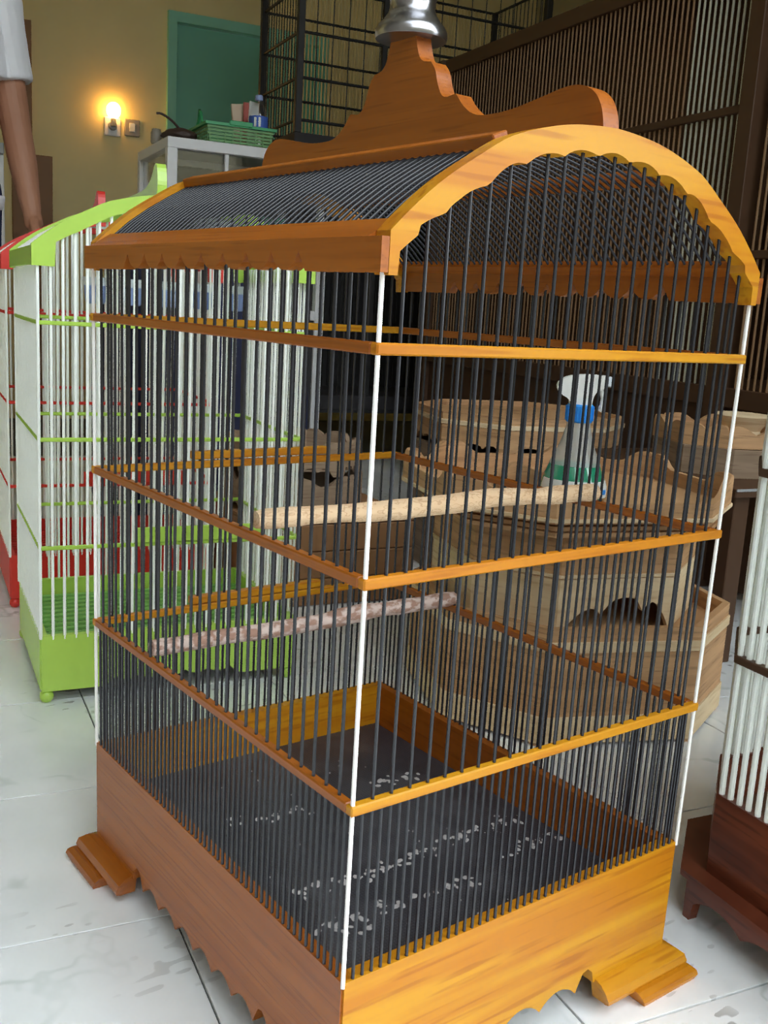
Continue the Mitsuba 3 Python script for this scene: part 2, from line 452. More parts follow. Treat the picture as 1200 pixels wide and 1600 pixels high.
rb_ply = {}
for i in range(50):
    y = 0.014 + (D - 0.028) * i / 49
    g = rb.copy(); g.apply_translation([0, y, 0])
    P('roof_bar', g, 'roof_bar', True)
for x in (0.105, 0.315):
    z = zt(x); a = math.atan2(zt(x + .003) - zt(x - .003), .006)
    g = box(-0.0075, 0.0075, 0.008, D - 0.008, -0.006, 0.0035, 0.001)
    g.apply_transform(rotation_matrix(-a, [0, 1, 0])); g.apply_translation([x, 0, z])
    P('purlin', g, 'teak_y_shaded')
half_crest = [[(-0.002, .812), (-0.001, .828), (.003, .842), (.011, .853), (.025, .8600), (.042, .8605), (.063, .8565), (.1, .850), (.124, .8485), (.149, .8495), (.166, .860), (.176, .8715)],
              [(.178, .8715), (.195, .8695), (.2035, .884), (.2075, .897), (.215, .9045)], [(.2165, .9045), (.230, .907), (.236, .919), (.2395, .933)]]
hc = []
for seg in half_crest: hc += chaikin(seg, 2)
crest = hc + [(0.517 - y, z) for y, z in hc[::-1]]
P('crest_board', board_yz(crest, W / 2 - 0.009, 0.018), 'teak_y_shaded')
fin = lathe([(0, .930), (.0335, .931), (.0345, .934), (.034, .9385), (.0315, .943), (.027, .948), (.0228, .954), (.0212, .960), (.0218, .966), (.0255, .973), (.0300, .981),
             (.0325, .990), (.0315, .999), (.0260, 1.008), (.0180, 1.015), (.0140, 1.022), (.0150, 1.028), (.0120, 1.036), (.006, 1.045), (0, 1.048)])
fin.apply_translation([W / 2, 0.2585, 0])
labels[P('finial', fin, 'aluminium', 40)] = {'label': 'turned shiny metal finial'}
# sliding door slats on the back face
for z in (0.3125, 0.4920):
    P('door_slat', box(0.118, 0.308, D - 0.004, D + 0.007, z - 0.003, z + 0.0065, 0.001), 'teak_x')
# perches and droppings
def perch(name, p0, p1, r, seed, mat, label):
    t = np.linspace(0, 1, 40)[:, None]
    path = np.array(p0) * (1 - t) + np.array(p1) * t
    w = meshkit.noise(np.hstack([t * 6, t * 0, t * 0]), seed) - 0.5
    w2 = meshkit.noise(np.hstack([t * 6, t * 0, t * 0]), seed + 5) - 0.5
    path[:, 2] += 0.006 * w * np.sin(np.pi * t[:, 0]); path[:, 1] += 0.006 * w2
    rad = r * (1 + 0.25 * (meshkit.noise(np.hstack([t * 14, t * 0, t * 0]), seed + 9) - 0.5)); rad[0] *= 0.86; rad[-1] *= 0.86
    g = tube(path, rad, 14)
    n = meshkit.noise(np.array(g.vertices) * 260, seed)
    cl = path[np.argmin(((np.array(g.vertices)[:, None] - path[None]) ** 2).sum(-1), 1)]
    g.vertices = cl + (np.array(g.vertices) - cl) * (1 + 0.12 * (n[:, None] - 0.5))
    lab(put(name, g, mat, ID, 50), label, 'perch')


perch('perch', (0.003, 0.168, 0.4960), (0.417, 0.152, 0.4960), 0.0092, 3, 'bark', 'pale tan wooden perch, the upper one inside the teak cage')
perch('perch', (0.003, 0.372, 0.3165), (0.417, 0.366, 0.3185), 0.0098, 8, 'bark_grey', 'grey-pink bark branch perch, the lower one inside the teak cage')
drop_xy = [(0.326, 0.349), (0.305, 0.348), (0.346, 0.348), (0.31, 0.35), (0.18, 0.344), (0.163, 0.345), (0.145, 0.343), (0.129, 0.344), (0.098, 0.349), (0.379, 0.196), (0.367, 0.199), (0.349, 0.196), (0.32, 0.197), (0.304, 0.201), (0.285, 0.201), (0.253, 0.197), (0.237, 0.194), (0.223, 0.192), (0.204, 0.191), (0.187, 0.191), (0.169, 0.189), (0.154, 0.19), (0.131, 0.193), (0.11, 0.196), (0.087, 0.197), (0.391, 0.146), (0.374, 0.144), (0.357, 0.142), (0.328, 0.143), (0.257, 0.127), (0.235, 0.127), (0.213, 0.127), (0.178, 0.135), (0.16, 0.133), (0.142, 0.131), (0.115, 0.135), (0.069, 0.134), (0.083, 0.133), (0.103, 0.119), (0.096, 0.198), (0.101, 0.132), (0.14, 0.139)]
ds = []
blob = trimesh.creation.icosphere(1, 1.0)
for x, y in drop_xy:
    for k in range(5):
        g = blob.copy(); s = rng.uniform(0.001, 0.0036)
        g.apply_transform(rotation_matrix(rng.uniform(0, 3), [0, 0, 1]) @ np.diag([s * rng.uniform(1, 1.9), s, 0.0007, 1]))
        g.apply_translation([x + rng.gauss(0, 0.0075), y + rng.gauss(0, 0.006), 0.0993]); ds.append(g)
for k in range(60):
    g = blob.copy(); g.apply_scale(rng.uniform(0.0006, 0.0014)); g.apply_translation([rng.uniform(.03, .39), rng.uniform(.03, .48), 0.0996]); ds.append(g)
lab(put('bird_droppings', ds, 'dropping'), 'dried white bird droppings on the black tray of the teak cage', 'droppings', kind='stuff')

# --- the lime green and the red cage behind it
def small_cage(key, u0, v0, Wd, Dp, col, tray_mat, label):
    M = moved(ROOM, u0, v0, 0)
    mt = dict(bar='white_bar', rod='white_bar', rail_x=col, rail_y=col, r=0.0025, rr=0.0027, rail=0.0033)
    P, zt = bird_cage(key, M, Wd, Dp, 0.02, 0.118, (0.267, 0.444, 0.6265), 0.712, 0.744, 0.090, 24, 20, False, mt)
    lab(key, label, 'bird cage')
    h, c = Wd / 2 + 0.006, Wd / 2
    fe = [(0, 0.022), (0.10, 0.022)] + [(0.115, 0.032)] + lobes(0.12, Wd - 0.12, 5, 0.030, 0.038) + [(Wd - 0.115, 0.032), (Wd - 0.10, 0.022), (Wd, 0.022)]
    fp = fe + [(Wd, 0.118), (0, 0.118)]
    P('base_board', board_xz(fp, -0.002, 0.012), col); P('base_board', board_xz(fp, Dp - 0.010, 0.012), col)
    sp = [(0.0105, 0.022), (Dp - 0.0105, 0.022), (Dp - 0.0105, 0.118), (0.0105, 0.118)]
    P('base_board', board_yz(sp, -0.002, 0.012), col); P('base_board', board_yz(sp, Wd - 0.010, 0.012), col)
    for x in (0.008, Wd - 0.008):
        for y in (0.008, Dp - 0.008):
            f = trimesh.creation.icosphere(2, 0.0115); f.apply_scale([1, 1, 1]); f.apply_translation([x, y, 0.0115]); P('foot', f, col, True)
    ns = 13
    tr = [box(0.012, Wd - 0.012, 0.012 + (Dp - 0.024) * (k + .2) / ns, 0.012 + (Dp - 0.024) * (k + .66) / ns, 0.086, 0.090) for k in range(ns)]
    tr += [box(x - 0.003, x + 0.003, 0.012, Dp - 0.012, 0.082, 0.0865) for x in (0.03, c, Wd - 0.03)]
    k = P('tray_grid', tr, tray_mat); labels[k] = {'label': 'slatted tray grid', 'kind': 'stuff'}
    P('tray', box(0.012, Wd - 0.012, 0.012, Dp - 0.012, 0.030, 0.034), 'dark_inside')
    for y in (-0.007, Dp - 0.007):
        P('arch_panel', arch_panel(Wd, h + 0.004, 0.744, 0.090, y, 0.014, 0.026, 0.034, 0.712, 1), col)
    for x in (-0.010, Wd + 0.002):
        P('eave_board', board_yz([(0.0075, .714), (Dp - 0.0075, .714), (Dp - 0.0075, .742), (0.0075, .742)], x, 0.008), col)
    rb = tube([(x, 0, zt(x) - 0.006) for x in np.linspace(0.004, Wd - 0.004, 13)], 0.0019, 6)
    for i in range(20):
        g = rb.copy(); g.apply_translation([0, 0.012 + (Dp - 0.024) * i / 19, 0]); P('roof_bar', g, 'white_bar', True)
    zc = 0.830
    cr = [(0.0, zc)] + chaikin([(0.0, zc), (-0.004, zc + 0.02), (0.003, zc + 0.05), (0.02, zc + 0.053), (0.045, zc + 0.030), (0.09, zc + 0.018), (Dp / 2, zc + 0.016)], 2)
    cr = cr + [(Dp - 0.02, zc + 0.014), (Dp, zc)]
    P('crest_board', board_yz(cr, c - 0.040, 0.015), col)
    P('door_slat', box(0.15, 0.375, -0.0075, -0.0035, 0.271, 0.297, 0.001), col)
    for k in range(4):
        uu = 0.05 + 0.1 * k
    return M


small_cage('lime_bird_cage', -0.112, 1.018, 0.440, 0.358, 'lime', 'lime_tray', 'lime green bird cage with white bars standing behind the teak cage')
small_cage('red_bird_cage', -0.112, 1.572, 0.440, 0.358, 'red', 'red', 'red bird cage with white bars, behind the lime green cage')
for k_ in range(5):
    u = 0.035 + 0.07 * k_
    key = name_of('feeder_cup'); M = moved(ROOM, u, 1.40, 0.655)
    put(key + '__cup', lathe([(0, 0), (.016, 0), (.019, .004), (.022, .036), (.0205, .036), (.0175, .006), (0, .004)], 16), 'cup_blue', M, 40)
    put(key + '__rim', lathe([(.0195, .034), (.024, .034), (.024, .050), (.0195, .050), (.0195, .034)], 16), 'cup_pale', M, 40)
    put(key + '__hook', tube([(0, -.020, .046), (0, -.0245, .052), (0, -.026, .060)], 0.0015, 6), 'pale_metal', M, True)
    lab(key, 'pale blue feeder cup on the lime green cage, ' + ('leftmost of five', 'second of five from the left', 'middle one of five', 'fourth of five from the left', 'rightmost of five')[k_], 'feeder cup', 'feeder cups on the lime green cage')

# ------------------------------------------------------------------ octagonal pieces
def octagon(front_l, front_r, chamfer, ang, depth):
    """corner list in (u, v), counter-clockwise from the front-left corner; front edge from front_l"""
    pts = [np.array(front_l, float)]
    d = ang
    for L in (front_r, chamfer, depth, chamfer, front_r, chamfer, depth):
        pts.append(pts[-1] + L * np.array([math.cos(d), math.sin(d)])); d += math.pi / 4
    return pts


def facet_poly(L, z0, z1, lo=None, hi=None):
    lo = lo or [(0, z0), (L, z0)]; hi = hi or [(0, z1), (L, z1)]
    return lo + hi[::-1]


def oct_base(key, pts, z0, z1, th, mat, strip=None, low=None, high=None, label=None, cat='cage base', group=None, floor_z=None, M0=ROOM):
    """an octagonal wooden cage base: one board per side, optional proud strip, scalloped lower or upper edge"""
    n = len(pts)
    for i in range(n):
        a, b = pts[i], pts[(i + 1) % n]
        L = float(np.linalg.norm(b - a)); ang = math.atan2(b[1] - a[1], b[0] - a[0])
        M = moved(M0, a[0], a[1], 0, ang)
        tt = th * math.tan(math.pi / 8)
        lo = low(L) if low else None; hi = high(i, L) if high else None
        g = board_xz(facet_poly(L, z0, z1, lo, hi), 0, th)
        v = np.array(g.vertices); k = v[:, 1] / th                        # mitre the ends
        v[:, 0] = np.where(v[:, 0] < L / 2, np.maximum(v[:, 0], k * tt), np.minimum(v[:, 0], L - k * tt)); g.vertices = v
        put(f'{key}__side_board', g, mat, M)
        if strip:
            for s0, s1, sm in strip:
                put(f'{key}__strip', box(-0.001, L + 0.001, -0.003, 0.001, s0, s1, 0.0008), sm, M)
    if floor_z is not None:
        g = prism([tuple(p + 0.0) for p in pts], 0.005); c = np.mean(pts, 0)
        v = np.array(g.vertices); v[:, :2] = c + (v[:, :2] - c) * 0.955; v[:, 2] += floor_z; g.vertices = v
        put(f'{key}__bottom_board', g, mat, M0)
    if label: lab(key, label, cat, group)


def carve(L, z0, h, n=None):
    """scalloped lower edge rising from z0 by h in the middle"""
    p = []
    for t in np.linspace(0, 1, 49):
        e = min(t, 1 - t) * L
        if e < 0.018: p.append((t * L, z0)); continue
        s = (t * L - 0.018) / (L - 0.036)
        y = h * min(1, (min(s, 1 - s) / 0.10)) * (0.72 + 0.28 * abs(math.sin(3 * math.pi * s)) ** 0.8 if True else 1)
        if abs(s - 0.335) < 0.03 or abs(s - 0.665) < 0.03: y = h * 0.55
        p.append((t * L, z0 + y))
    return p


def horned(L, z1, dip):
    """upper edge with rounded raised ends"""
    p = []
    for t in np.linspace(0, 1, 33):
        e = min(t, 1 - t) * L
        p.append((t * L, z1 - dip * (1 - math.cos(min(1, max(0, (e - 0.025) / 0.05)) * math.pi)) / 2 - (0.012 * (1 - e / 0.012) ** 2 if e < 0.012 else 0)))
    return p


B = 'raw_cage_base'
A0 = math.radians(-12)
o1 = octagon((0.607, 0.612), 0.262, 0.185, A0, 0.235)
k = name_of(B)
oct_base(k, o1, 0.0, 0.200, 0.012, 'raw', [(0.160, 0.178, 'raw_light'), (0.006, 0.052, 'raw_light')], low=lambda L: carve(L, 0.0, 0.022), floor_z=0.165,
         label='bare wooden octagonal cage base on the floor, lowest of the stack beside the teak cage')
o2 = octagon((0.655, 0.668), 0.215, 0.155, math.radians(-8), 0.200)
k = name_of(B)
CUT = [(0, 0), (.03, 0), (.12, .35), (.20, .60), (.28, .70), (.33, .66), (.37, .52), (.42, .74), (.48, .93), (.56, 1.0), (.66, .97), (.70, .80), (.73, .58), (.77, .74), (.82, .84), (.88, .72), (.94, .35), (.98, .05), (1, 0)]
oct_base(k, o2, 0.171, 0.262, 0.010, 'raw_light', low=lambda L: [(t * L, 0.171 + 0.058 * y) for t, y in CUT] if L > 0.21 else None,
         label='cream wooden cage base with scalloped lower edge sitting inside the lowest base of the stack')
k = name_of(B)
oct_base(k, o2, 0.2625, 0.345, 0.010, 'raw', [(0.264, 0.270, 'raw_light')],
         label='plain tan wooden cage base under three thin ring frames in the stack', floor_z=0.2645)
ring = octagon((0.600, 0.618), 0.27, 0.15, math.radians(-8), 0.22)
for j in range(3):
    k = name_of('wooden_ring_frame')
    oct_base(k, [p + np.array([0.004 * j, 0.006 * j]) for p in ring], 0.3465 + 0.0085 * j, 0.3535 + 0.0085 * j, 0.03, 'raw',
             label=f'thin flat wooden ring frame, {("lowest", "middle", "uppermost")[j]} of three under the spray bottle base', cat='ring frame')
def rim4(i, L):
    if i == 0: return [(0, 0.404), (L, 0.404)]
    if i in (1, 7):
        pts = [(0, .404), (.35, .404), (.55, .410), (.72, .425), (.84, .434), (.93, .432), (1, .424)]
        return [(t * L, z) for t, z in pts] if i == 1 else [((1 - t) * L, z) for t, z in pts[::-1]]
    return horned(L, 0.432, 0.024)


o4 = octagon((0.585, 0.598), 0.275, 0.175, math.radians(-8), 0.25)
k = name_of(B)
oct_base(k, o4, 0.3725, 0.432, 0.011, 'raw', [(0.3745, 0.381, 'raw_light')], high=rim4, floor_z=0.377,
         label='wooden cage base with rounded horns at its corners, holding the green spray bottle')
lid = lathe([(0, 0), (.06, 0), (.064, .003), (.064, .006), (.058, .0075), (0, .0075)], 32)
lab(put('plastic_lid', lid, 'cloth_blue', moved(ROOM, 0.725, 0.705, 0.3456), 40), 'flat blue plastic lid lying on the tan cage base under the ring frames', 'lid')
# further bases behind
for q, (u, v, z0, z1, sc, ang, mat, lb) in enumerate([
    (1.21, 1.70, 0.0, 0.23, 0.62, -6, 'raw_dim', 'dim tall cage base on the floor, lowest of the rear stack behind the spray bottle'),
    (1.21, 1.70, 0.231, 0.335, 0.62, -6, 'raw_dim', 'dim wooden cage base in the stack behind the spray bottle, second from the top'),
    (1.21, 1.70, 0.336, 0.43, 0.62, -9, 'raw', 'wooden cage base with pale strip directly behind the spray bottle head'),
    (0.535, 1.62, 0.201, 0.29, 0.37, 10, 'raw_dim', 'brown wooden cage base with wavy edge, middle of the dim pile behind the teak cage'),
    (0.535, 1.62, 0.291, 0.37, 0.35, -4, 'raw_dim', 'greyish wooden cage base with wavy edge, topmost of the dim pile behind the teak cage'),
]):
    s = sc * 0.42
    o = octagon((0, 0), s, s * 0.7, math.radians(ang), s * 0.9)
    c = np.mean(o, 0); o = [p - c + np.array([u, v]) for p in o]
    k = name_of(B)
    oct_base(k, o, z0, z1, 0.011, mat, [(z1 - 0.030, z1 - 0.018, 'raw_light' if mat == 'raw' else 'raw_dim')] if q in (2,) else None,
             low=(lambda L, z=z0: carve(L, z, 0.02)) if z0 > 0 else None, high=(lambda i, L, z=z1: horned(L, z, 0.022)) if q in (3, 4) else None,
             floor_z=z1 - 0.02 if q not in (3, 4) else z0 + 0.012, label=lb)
key = 'wooden_crate'; M = moved(ROOM, 0.375, 1.43, 0)
for i in range(3):
    z = 0.002 + i * 0.0635
    put(key + '__plank', box(0, 0.40, 0, 0.012, z, z + 0.0615, 0.002), 'brown_board', M); put(key + '__plank', box(0, 0.40, 0.37, 0.382, z, z + 0.0615, 0.002), 'brown_board', M)
    put(key + '__plank', box(0, 0.012, 0.0125, 0.3695, z, z + 0.0615, 0.002), 'brown_board', M); put(key + '__plank', box(0.388, 0.40, 0.0125, 0.3695, z, z + 0.0615, 0.002), 'brown_board', M)
for x in (0.0125, 0.3625):
    for y in (0.0125, 0.3445): put(key + '__corner_post', box(x, x + 0.025, y, y + 0.025, 0, 0.192), 'dark_wood', M)
put(key + '__bottom_board', box(0.0125, 0.3875, 0.0125, 0.3695, 0.004, 0.012), 'dark_wood', M)
for i in range(5): put(key + '__lid_slat', box(0.0, 0.40, 0.002 + i * 0.077, 0.074 + i * 0.077, 0.1925, 0.2003, 0.001), 'brown_board', M)
lab(key, 'dark brown plank crate on the floor under the dim wavy cage bases', 'crate')
lab(put('wavy_wood_piece', board_xz(chaikin([(-0.07, 0), (-0.07, 0.03), (-0.04, 0.052), (0, 0.03), (0.05, 0.024), (0.10, 0.05), (0.13, 0.03), (0.135, 0)], 2), 0, 0.010), 'raw', moved(ROOM, 0.70, 0.84, 0.3822, 0.12)),
    'wavy-edged bare wooden piece standing in the spray bottle base', 'wood piece')

# table at the right with more bases and a bowl
key = 'work_table'; M = moved(ROOM, 1.17, 0.83, 0)
put(key + '__top', box(0, 0.40, 0, 0.55, 0.352, 0.370, 0.002), 'dark_wood', M)
put(key + '__edge_strip', box(0.0, 0.40, -0.003, 0.0, 0.3655, 0.3705), 'grey_metal', M)
for x in (0.02, 0.34):
    for y in (0.02, 0.49): put(key + '__leg', box(x, x + 0.04, y, y + 0.04, 0, 0.352, 0.002), 'dark_wood', M)
put(key + '__back_panel', box(0.02, 0.38, 0.535, 0.545, 0.03, 0.352), 'dark_wood', M)
lab(key, 'low dark wooden work table with a metal edge, right of the stacked bases', 'table')
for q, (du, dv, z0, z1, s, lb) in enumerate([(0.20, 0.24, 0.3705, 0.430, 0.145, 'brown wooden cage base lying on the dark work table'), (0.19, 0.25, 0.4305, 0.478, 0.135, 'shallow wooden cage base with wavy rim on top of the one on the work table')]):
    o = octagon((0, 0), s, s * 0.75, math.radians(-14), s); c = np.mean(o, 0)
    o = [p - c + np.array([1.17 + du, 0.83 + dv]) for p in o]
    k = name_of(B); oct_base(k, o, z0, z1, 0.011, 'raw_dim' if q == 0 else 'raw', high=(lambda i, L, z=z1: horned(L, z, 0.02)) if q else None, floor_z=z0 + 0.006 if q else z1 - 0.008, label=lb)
bowl = lathe([(0, 0), (.035, 0), (.045, .006), (.040, .020), (.055, .040), (.062, .052), (.056, .056), (.0, .054)], 30)
lab(put('wooden_dish', bowl, 'raw_light', moved(ROOM, 1.40, 1.07, 0.4375), 40), 'round pale turned wooden dish on the cage bases of the work table', 'dish')

# spray bottle
key = 'spray_bottle'; SX, SY, SZ = 0.722, 0.752, 0.3825; M = moved(ROOM, SX, SY, SZ)
put(key + '__lower_body', lathe([(0, .0), (.052, .0), (.056, .004), (.056, .022), (.051, .040), (.0435, .057)], 36), 'bottle_clear', M, 40)
put(key + '__upper_body', lathe([(.0435, .057), (.042, .060), (.032, .082), (.0245, .104), (.0200, .122), (.0195, .132)], 36), 'bottle_cloudy', M, 40)
put(key + '__liquid', lathe([(0, .002), (.050, .002), (.054, .006), (.054, .022), (.0495, .038), (.0425, .056), (0, .056)], 36), 'liquid', M, 40)
lb_ = lathe([(.0566, .006), (.0566, .022), (.0530, .034)], 36); lb_ = lb_.slice_plane([0, 0, 0], [-0.25, -1, 0])
put(key + '__label_band', lb_, 'label_pale', M, 40)
for a0, mt_, z in ((-2.0, 'label_red', .010), (-1.15, 'collar_blue', .016), (-2.6, 'lime_tray', .015), (-1.55, 'label_red', .012)):
    g = box(-.009, .009, -.001, .001, z - .004, z + .004, 0.0006)
    g.apply_transform(rotation_matrix(a0 + math.pi / 2, [0, 0, 1])); g.apply_translation([.0572 * math.cos(a0), .0572 * math.sin(a0), 0]); put(key + '__label_patch', g, mt_, M)
col = lathe([(0, .128), (.0215, .128), (.0225, .131), (.0225, .155), (.0205, .158), (0, .158)], 24)
ribs = [box(.0215, .0238, -.001, .001, .131, .155).apply_transform(rotation_matrix(w, [0, 0, 1])) for w in np.linspace(0, 2 * math.pi, 25)[:-1]]
put(key + '__collar', [col] + ribs, 'collar_blue', M)
M2 = moved(ROOM, SX, SY, SZ, math.radians(-30))
hd = board_xz(chaikin([(-.018, .157), (-.020, .166), (-.036, .174), (-.043, .186), (-.036, .198), (-.016, .206), (.014, .208), (.038, .207), (.040, .207), (.040, .188), (.024, .182), (.019, .172), (.017, .157)], 2), -.015, .030)
put(key + '__trigger_head', hd, 'plastic_white', M2)
put(key + '__nozzle', box(.040, .050, -.011, .011, .189, .206, .002), 'cup_pale', M2)
put(key + '__trigger', tube([(.030, 0, .184), (.037, 0, .172), (.036, 0, .158), (.032, 0, .148)], .005, 8), 'plastic_white', M2, True)
lab(key, 'trigger spray bottle with green liquid, blue collar and white head on the wooden bases', 'spray bottle')

# ------------------------------------------------------------------ white-barred octagonal cage at the right edge
key = 'white_bird_cage'; M = ROOM
n0 = np.array([0.531, 0.151]); fd = np.array([0.0, -1.0])
ox = octagon((0.592, 0.246), 0.112, 0.300, math.radians(-122.6), 0.300)
# corners run: back-left, left-rear (0.531,0.151) ... clockwise seen from above would flip facets; order them counter-clockwise
S = 0.300
ow = [np.array([0.531, 0.151]), np.array([0.531, 0.151 - S])]
for L, a in ((0.112, -45), (S, 0), (0.112, 45), (S, 90), (0.112, 135), (S, 180)):
    ow.append(ow[-1] + L * np.array([math.cos(math.radians(a)), math.sin(math.radians(a))]))
ow = ow[:8]
cw = np.mean(ow, 0)
grow = lambda f: [cw + (p - cw) * (1 + f / 0.19) for p in ow]


def shell(pts, z0, z1, th, mat, part, low=None):
    n = len(pts)
    for i in range(n):
        a, b = pts[i], pts[(i + 1) % n]; L = float(np.linalg.norm(b - a)); an = math.atan2(b[1] - a[1], b[0] - a[0])
        g = board_xz(facet_poly(L, z0, z1, low(L) if low else None), 0, th)
        v = np.array(g.vertices); tt = th * math.tan(math.pi / 8); kk = v[:, 1] / th
        v[:, 0] = np.where(v[:, 0] < L / 2, np.maximum(v[:, 0], kk * tt), np.minimum(v[:, 0], L - kk * tt)); g.vertices = v
        put(f'{key}__{part}', g, mat, moved(M, a[0], a[1], 0, an))


shell(grow(0.004), 0.050, 0.158, 0.012, 'mahogany', 'base_board')
shell(grow(0.024), 0.052, 0.060, 0.030, 'mahogany', 'moulding')
shell(grow(0.018), 0.0, 0.052, 0.012, 'mahogany', 'skirt', low=lambda L: [(0, 0), (0.010, 0.0), (0.014, 0.022)] + [(0.014 + (L - 0.028) * t, 0.022 + 0.013 * abs(math.sin(math.pi * t * max(1, round(L / 0.075)))) ** 0.7) for t in np.linspace(0.02, 0.98, 60)] + [(L - 0.014, 0.022), (L - 0.010, 0.0), (L, 0.0)])
put(key + '__tray', prism([tuple(cw + (p - cw) * 0.94) for p in ow], 0.005), 'dark_wood', moved(M, 0, 0, 0.10))
for i in range(8):
    a, b = ow[i], ow[(i + 1) % 8]; L = np.linalg.norm(b - a); nb = max(3, round(L / 0.0135))
    for j in range(nb):
        p = a + (b - a) * (j + 0.0) / nb
        bar(f'{key}__bar', (*p, 0.152), (*p, 0.80), 0.0034, 'white_bar', M)
for z in (0.320, 0.530, 0.76):
    for i in range(8):
        a, b = ow[i], ow[(i + 1) % 8]; L = np.linalg.norm(b - a); an = math.atan2(b[1] - a[1], b[0] - a[0])
        put(f'{key}__rail', box(-0.003, L + 0.003, -0.006, 0.0045, z - 0.0045, z + 0.0045, 0.001), 'dark_wood', moved(M, a[0], a[1], 0, an))
put(key + '__roof_board', prism([tuple(cw + (p - cw) * 1.02) for p in ow], 0.02), 'mahogany', moved(M, 0, 0, 0.80))
lab(key, 'octagonal bird cage with white bars and dark mahogany base at the right edge', 'bird cage')

# ------------------------------------------------------------------ tall brown cage along the right side
key = 'tall_brown_cage'; UB = 1.60
v0, v1, z0, z1 = 0.70, 3.05, 0.53, 1.565
bx = lambda part, a, mat, b=0.002: put(f'{key}__{part}', box(*a, b), mat, ROOM)
bx('top_rail', (UB - 0.01, UB + 0.05, v0, v1, z1, z1 + 0.05), 'dark_wood'); bx('bottom_rail', (UB - 0.01, UB + 0.05, v0, v1, z0 - 0.05, z0), 'dark_wood')
bx('base_panel', (UB + 0.005, UB + 0.02, v0, v1, 0.02, z0 - 0.05), 'dark_wood')
for v in (v0, 1.345, v1 - 0.05): bx('post', (UB - 0.022, UB + 0.05, v, v + 0.05, 0, z1 + 0.05), 'dark_wood')
bx('mid_rail', (UB - 0.009, UB + 0.012, 1.395, v1, 1.205, 1.225), 'dark_wood'); bx('mid_rail', (UB - 0.009, UB + 0.012, v0, 1.345, 0.85, 0.87), 'dark_wood')
bx('roof_board', (UB + 0.02, 2.35, v0, v1, z1 + 0.03, z1 + 0.045), 'dark_wood'); bx('back_board', (2.33, 2.35, v0, v1, 0.02, z1 + 0.03), 'dark_wood')
bx('inner_board', (UB + 0.25, UB + 0.262, 1.66, v1, 0.02, z1 + 0.03), 'inner_brown')
bx('end_board', (UB + 0.02, 2.35, v1 - 0.012, v1, 0.02, z1 + 0.03), 'dark_wood')
bx('floor_board', (UB + 0.02, 2.35, v0, v1, z0 - 0.03, z0 - 0.015), 'dark_wood')
nb = int((v1 - v0) / 0.0212)
for i in range(1, nb):
    v = v0 + 0.0212 * i
    if 1.335 < v < 1.405: continue
    bar(f'{key}__bar', (UB + 0.004, v, z0 - 0.01), (UB + 0.004, v, z1 + 0.01), 0.0033, 'bar_pale' if 1.40 < v < 1.625 else 'bar_brown', ROOM)
lab(key, 'tall brown wooden cage with rows of upright slats along the right side', 'cage')
for q, (a, b) in enumerate([((1.62, 1.98, 2.05, 2.50), 0.0), ((1.62, 1.98, 2.70, 2.98), 0.0)]):
    k = put('thin_board', box(*a, z1 + 0.0505, z1 + 0.056), 'grey_metal', ROOM); lab(k, 'thin grey board lying on the tall brown cage, ' + ('the nearer of two' if q == 0 else 'the farther of two'), 'board')
lab(put('red_box', box(1.75, 1.98, 1.72, 2.02, z1 + 0.051, z1 + 0.22, 0.004), 'red', ROOM), 'red box standing on top of the tall brown cage', 'box')

# ------------------------------------------------------------------ black framed cages at the back
def framed_cage(key, u0, u1, v0, v1, z0, z1, rails, label, nbar, back=None, barmat='bamboo'):
    t = 0.014
    for u in (u0, u1):
        for v in (v0, v1): put(f'{key}__post', box(u - t, u + t, v - t, v + t, z0, z1, 0.002), 'dark_iron', ROOM)
    put(f'{key}__base_box', box(u0 - t, u1 + t, v0 - t, v1 + t, z0 - 0.06, z0), 'dark_inside', ROOM)
    um = u0 + 0.32 * (u1 - u0)
    for v in (v0,): put(f'{key}__post', box(um - t * .8, um + t * .8, v - t * .8, v + t * .8, z0, z1, 0.002), 'dark_iron', ROOM)
    for z in rails + [z1]:
        for v in (v0, v1): put(f'{key}__rail', rod((u0, v, z), (u1, v, z), 0.006), 'dark_iron', ROOM)
        for u in (u0, u1): put(f'{key}__rail', rod((u, v0, z), (u, v1, z), 0.006), 'dark_iron', ROOM)
    for i in range(1, nbar):
        u = u0 + (u1 - u0) * i / nbar
        bar(f'{key}__bar', (u, v1, z0), (u, v1, z1), 0.0034, barmat, ROOM)
        if i % 4 == 0: bar(f'{key}__bar', (u, v0, z0), (u, v0, z1), 0.0022, 'dark_iron', ROOM)
    nd = max(3, round((v1 - v0) / (u1 - u0) * nbar * 0.5))
    for i in range(1, nd):
        v = v0 + (v1 - v0) * i / nd
        for u in (u0, u1): bar(f'{key}__bar', (u, v, z0), (u, v, z1), 0.0022, 'dark_iron', ROOM)
    if back: put(f'{key}__back_board', box(u0, u1, v1 + t, v1 + t + 0.01, z0, z1), back, ROOM); put(f'{key}__roof_board', box(u0, u1, v0, v1, z1 + .006, z1 + 0.02), back, ROOM)
    lab(key, label, 'cage')


framed_cage('black_framed_cage', 1.145, 2.285, 3.40, 3.87, 1.35, 2.08, [1.40, 1.56, 1.73, 1.90], 'big black framed cage with bamboo bars below the ceiling at the back', 66)
framed_cage('black_framed_cage_001', 1.145, 2.285, 3.40, 3.87, 0.30, 1.22, [0.6, 0.9], 'dark cage at the back, underneath the black framed cage', 40, back='dark_inside', barmat='dark_iron')
key = 'cage_stand'
for u in (1.16, 2.27):
    for v in (3.42, 3.85): put(key + '__leg', box(u - .02, u + .02, v - .02, v + .02, 0, 0.238, 0.002), 'dark_iron', ROOM)
put(key + '__shelf', box(1.13, 2.30, 3.385, 3.885, 0.225, 0.239), 'dark_iron', ROOM)
lab(key, 'low dark stand under the dark cages at the back', 'stand')

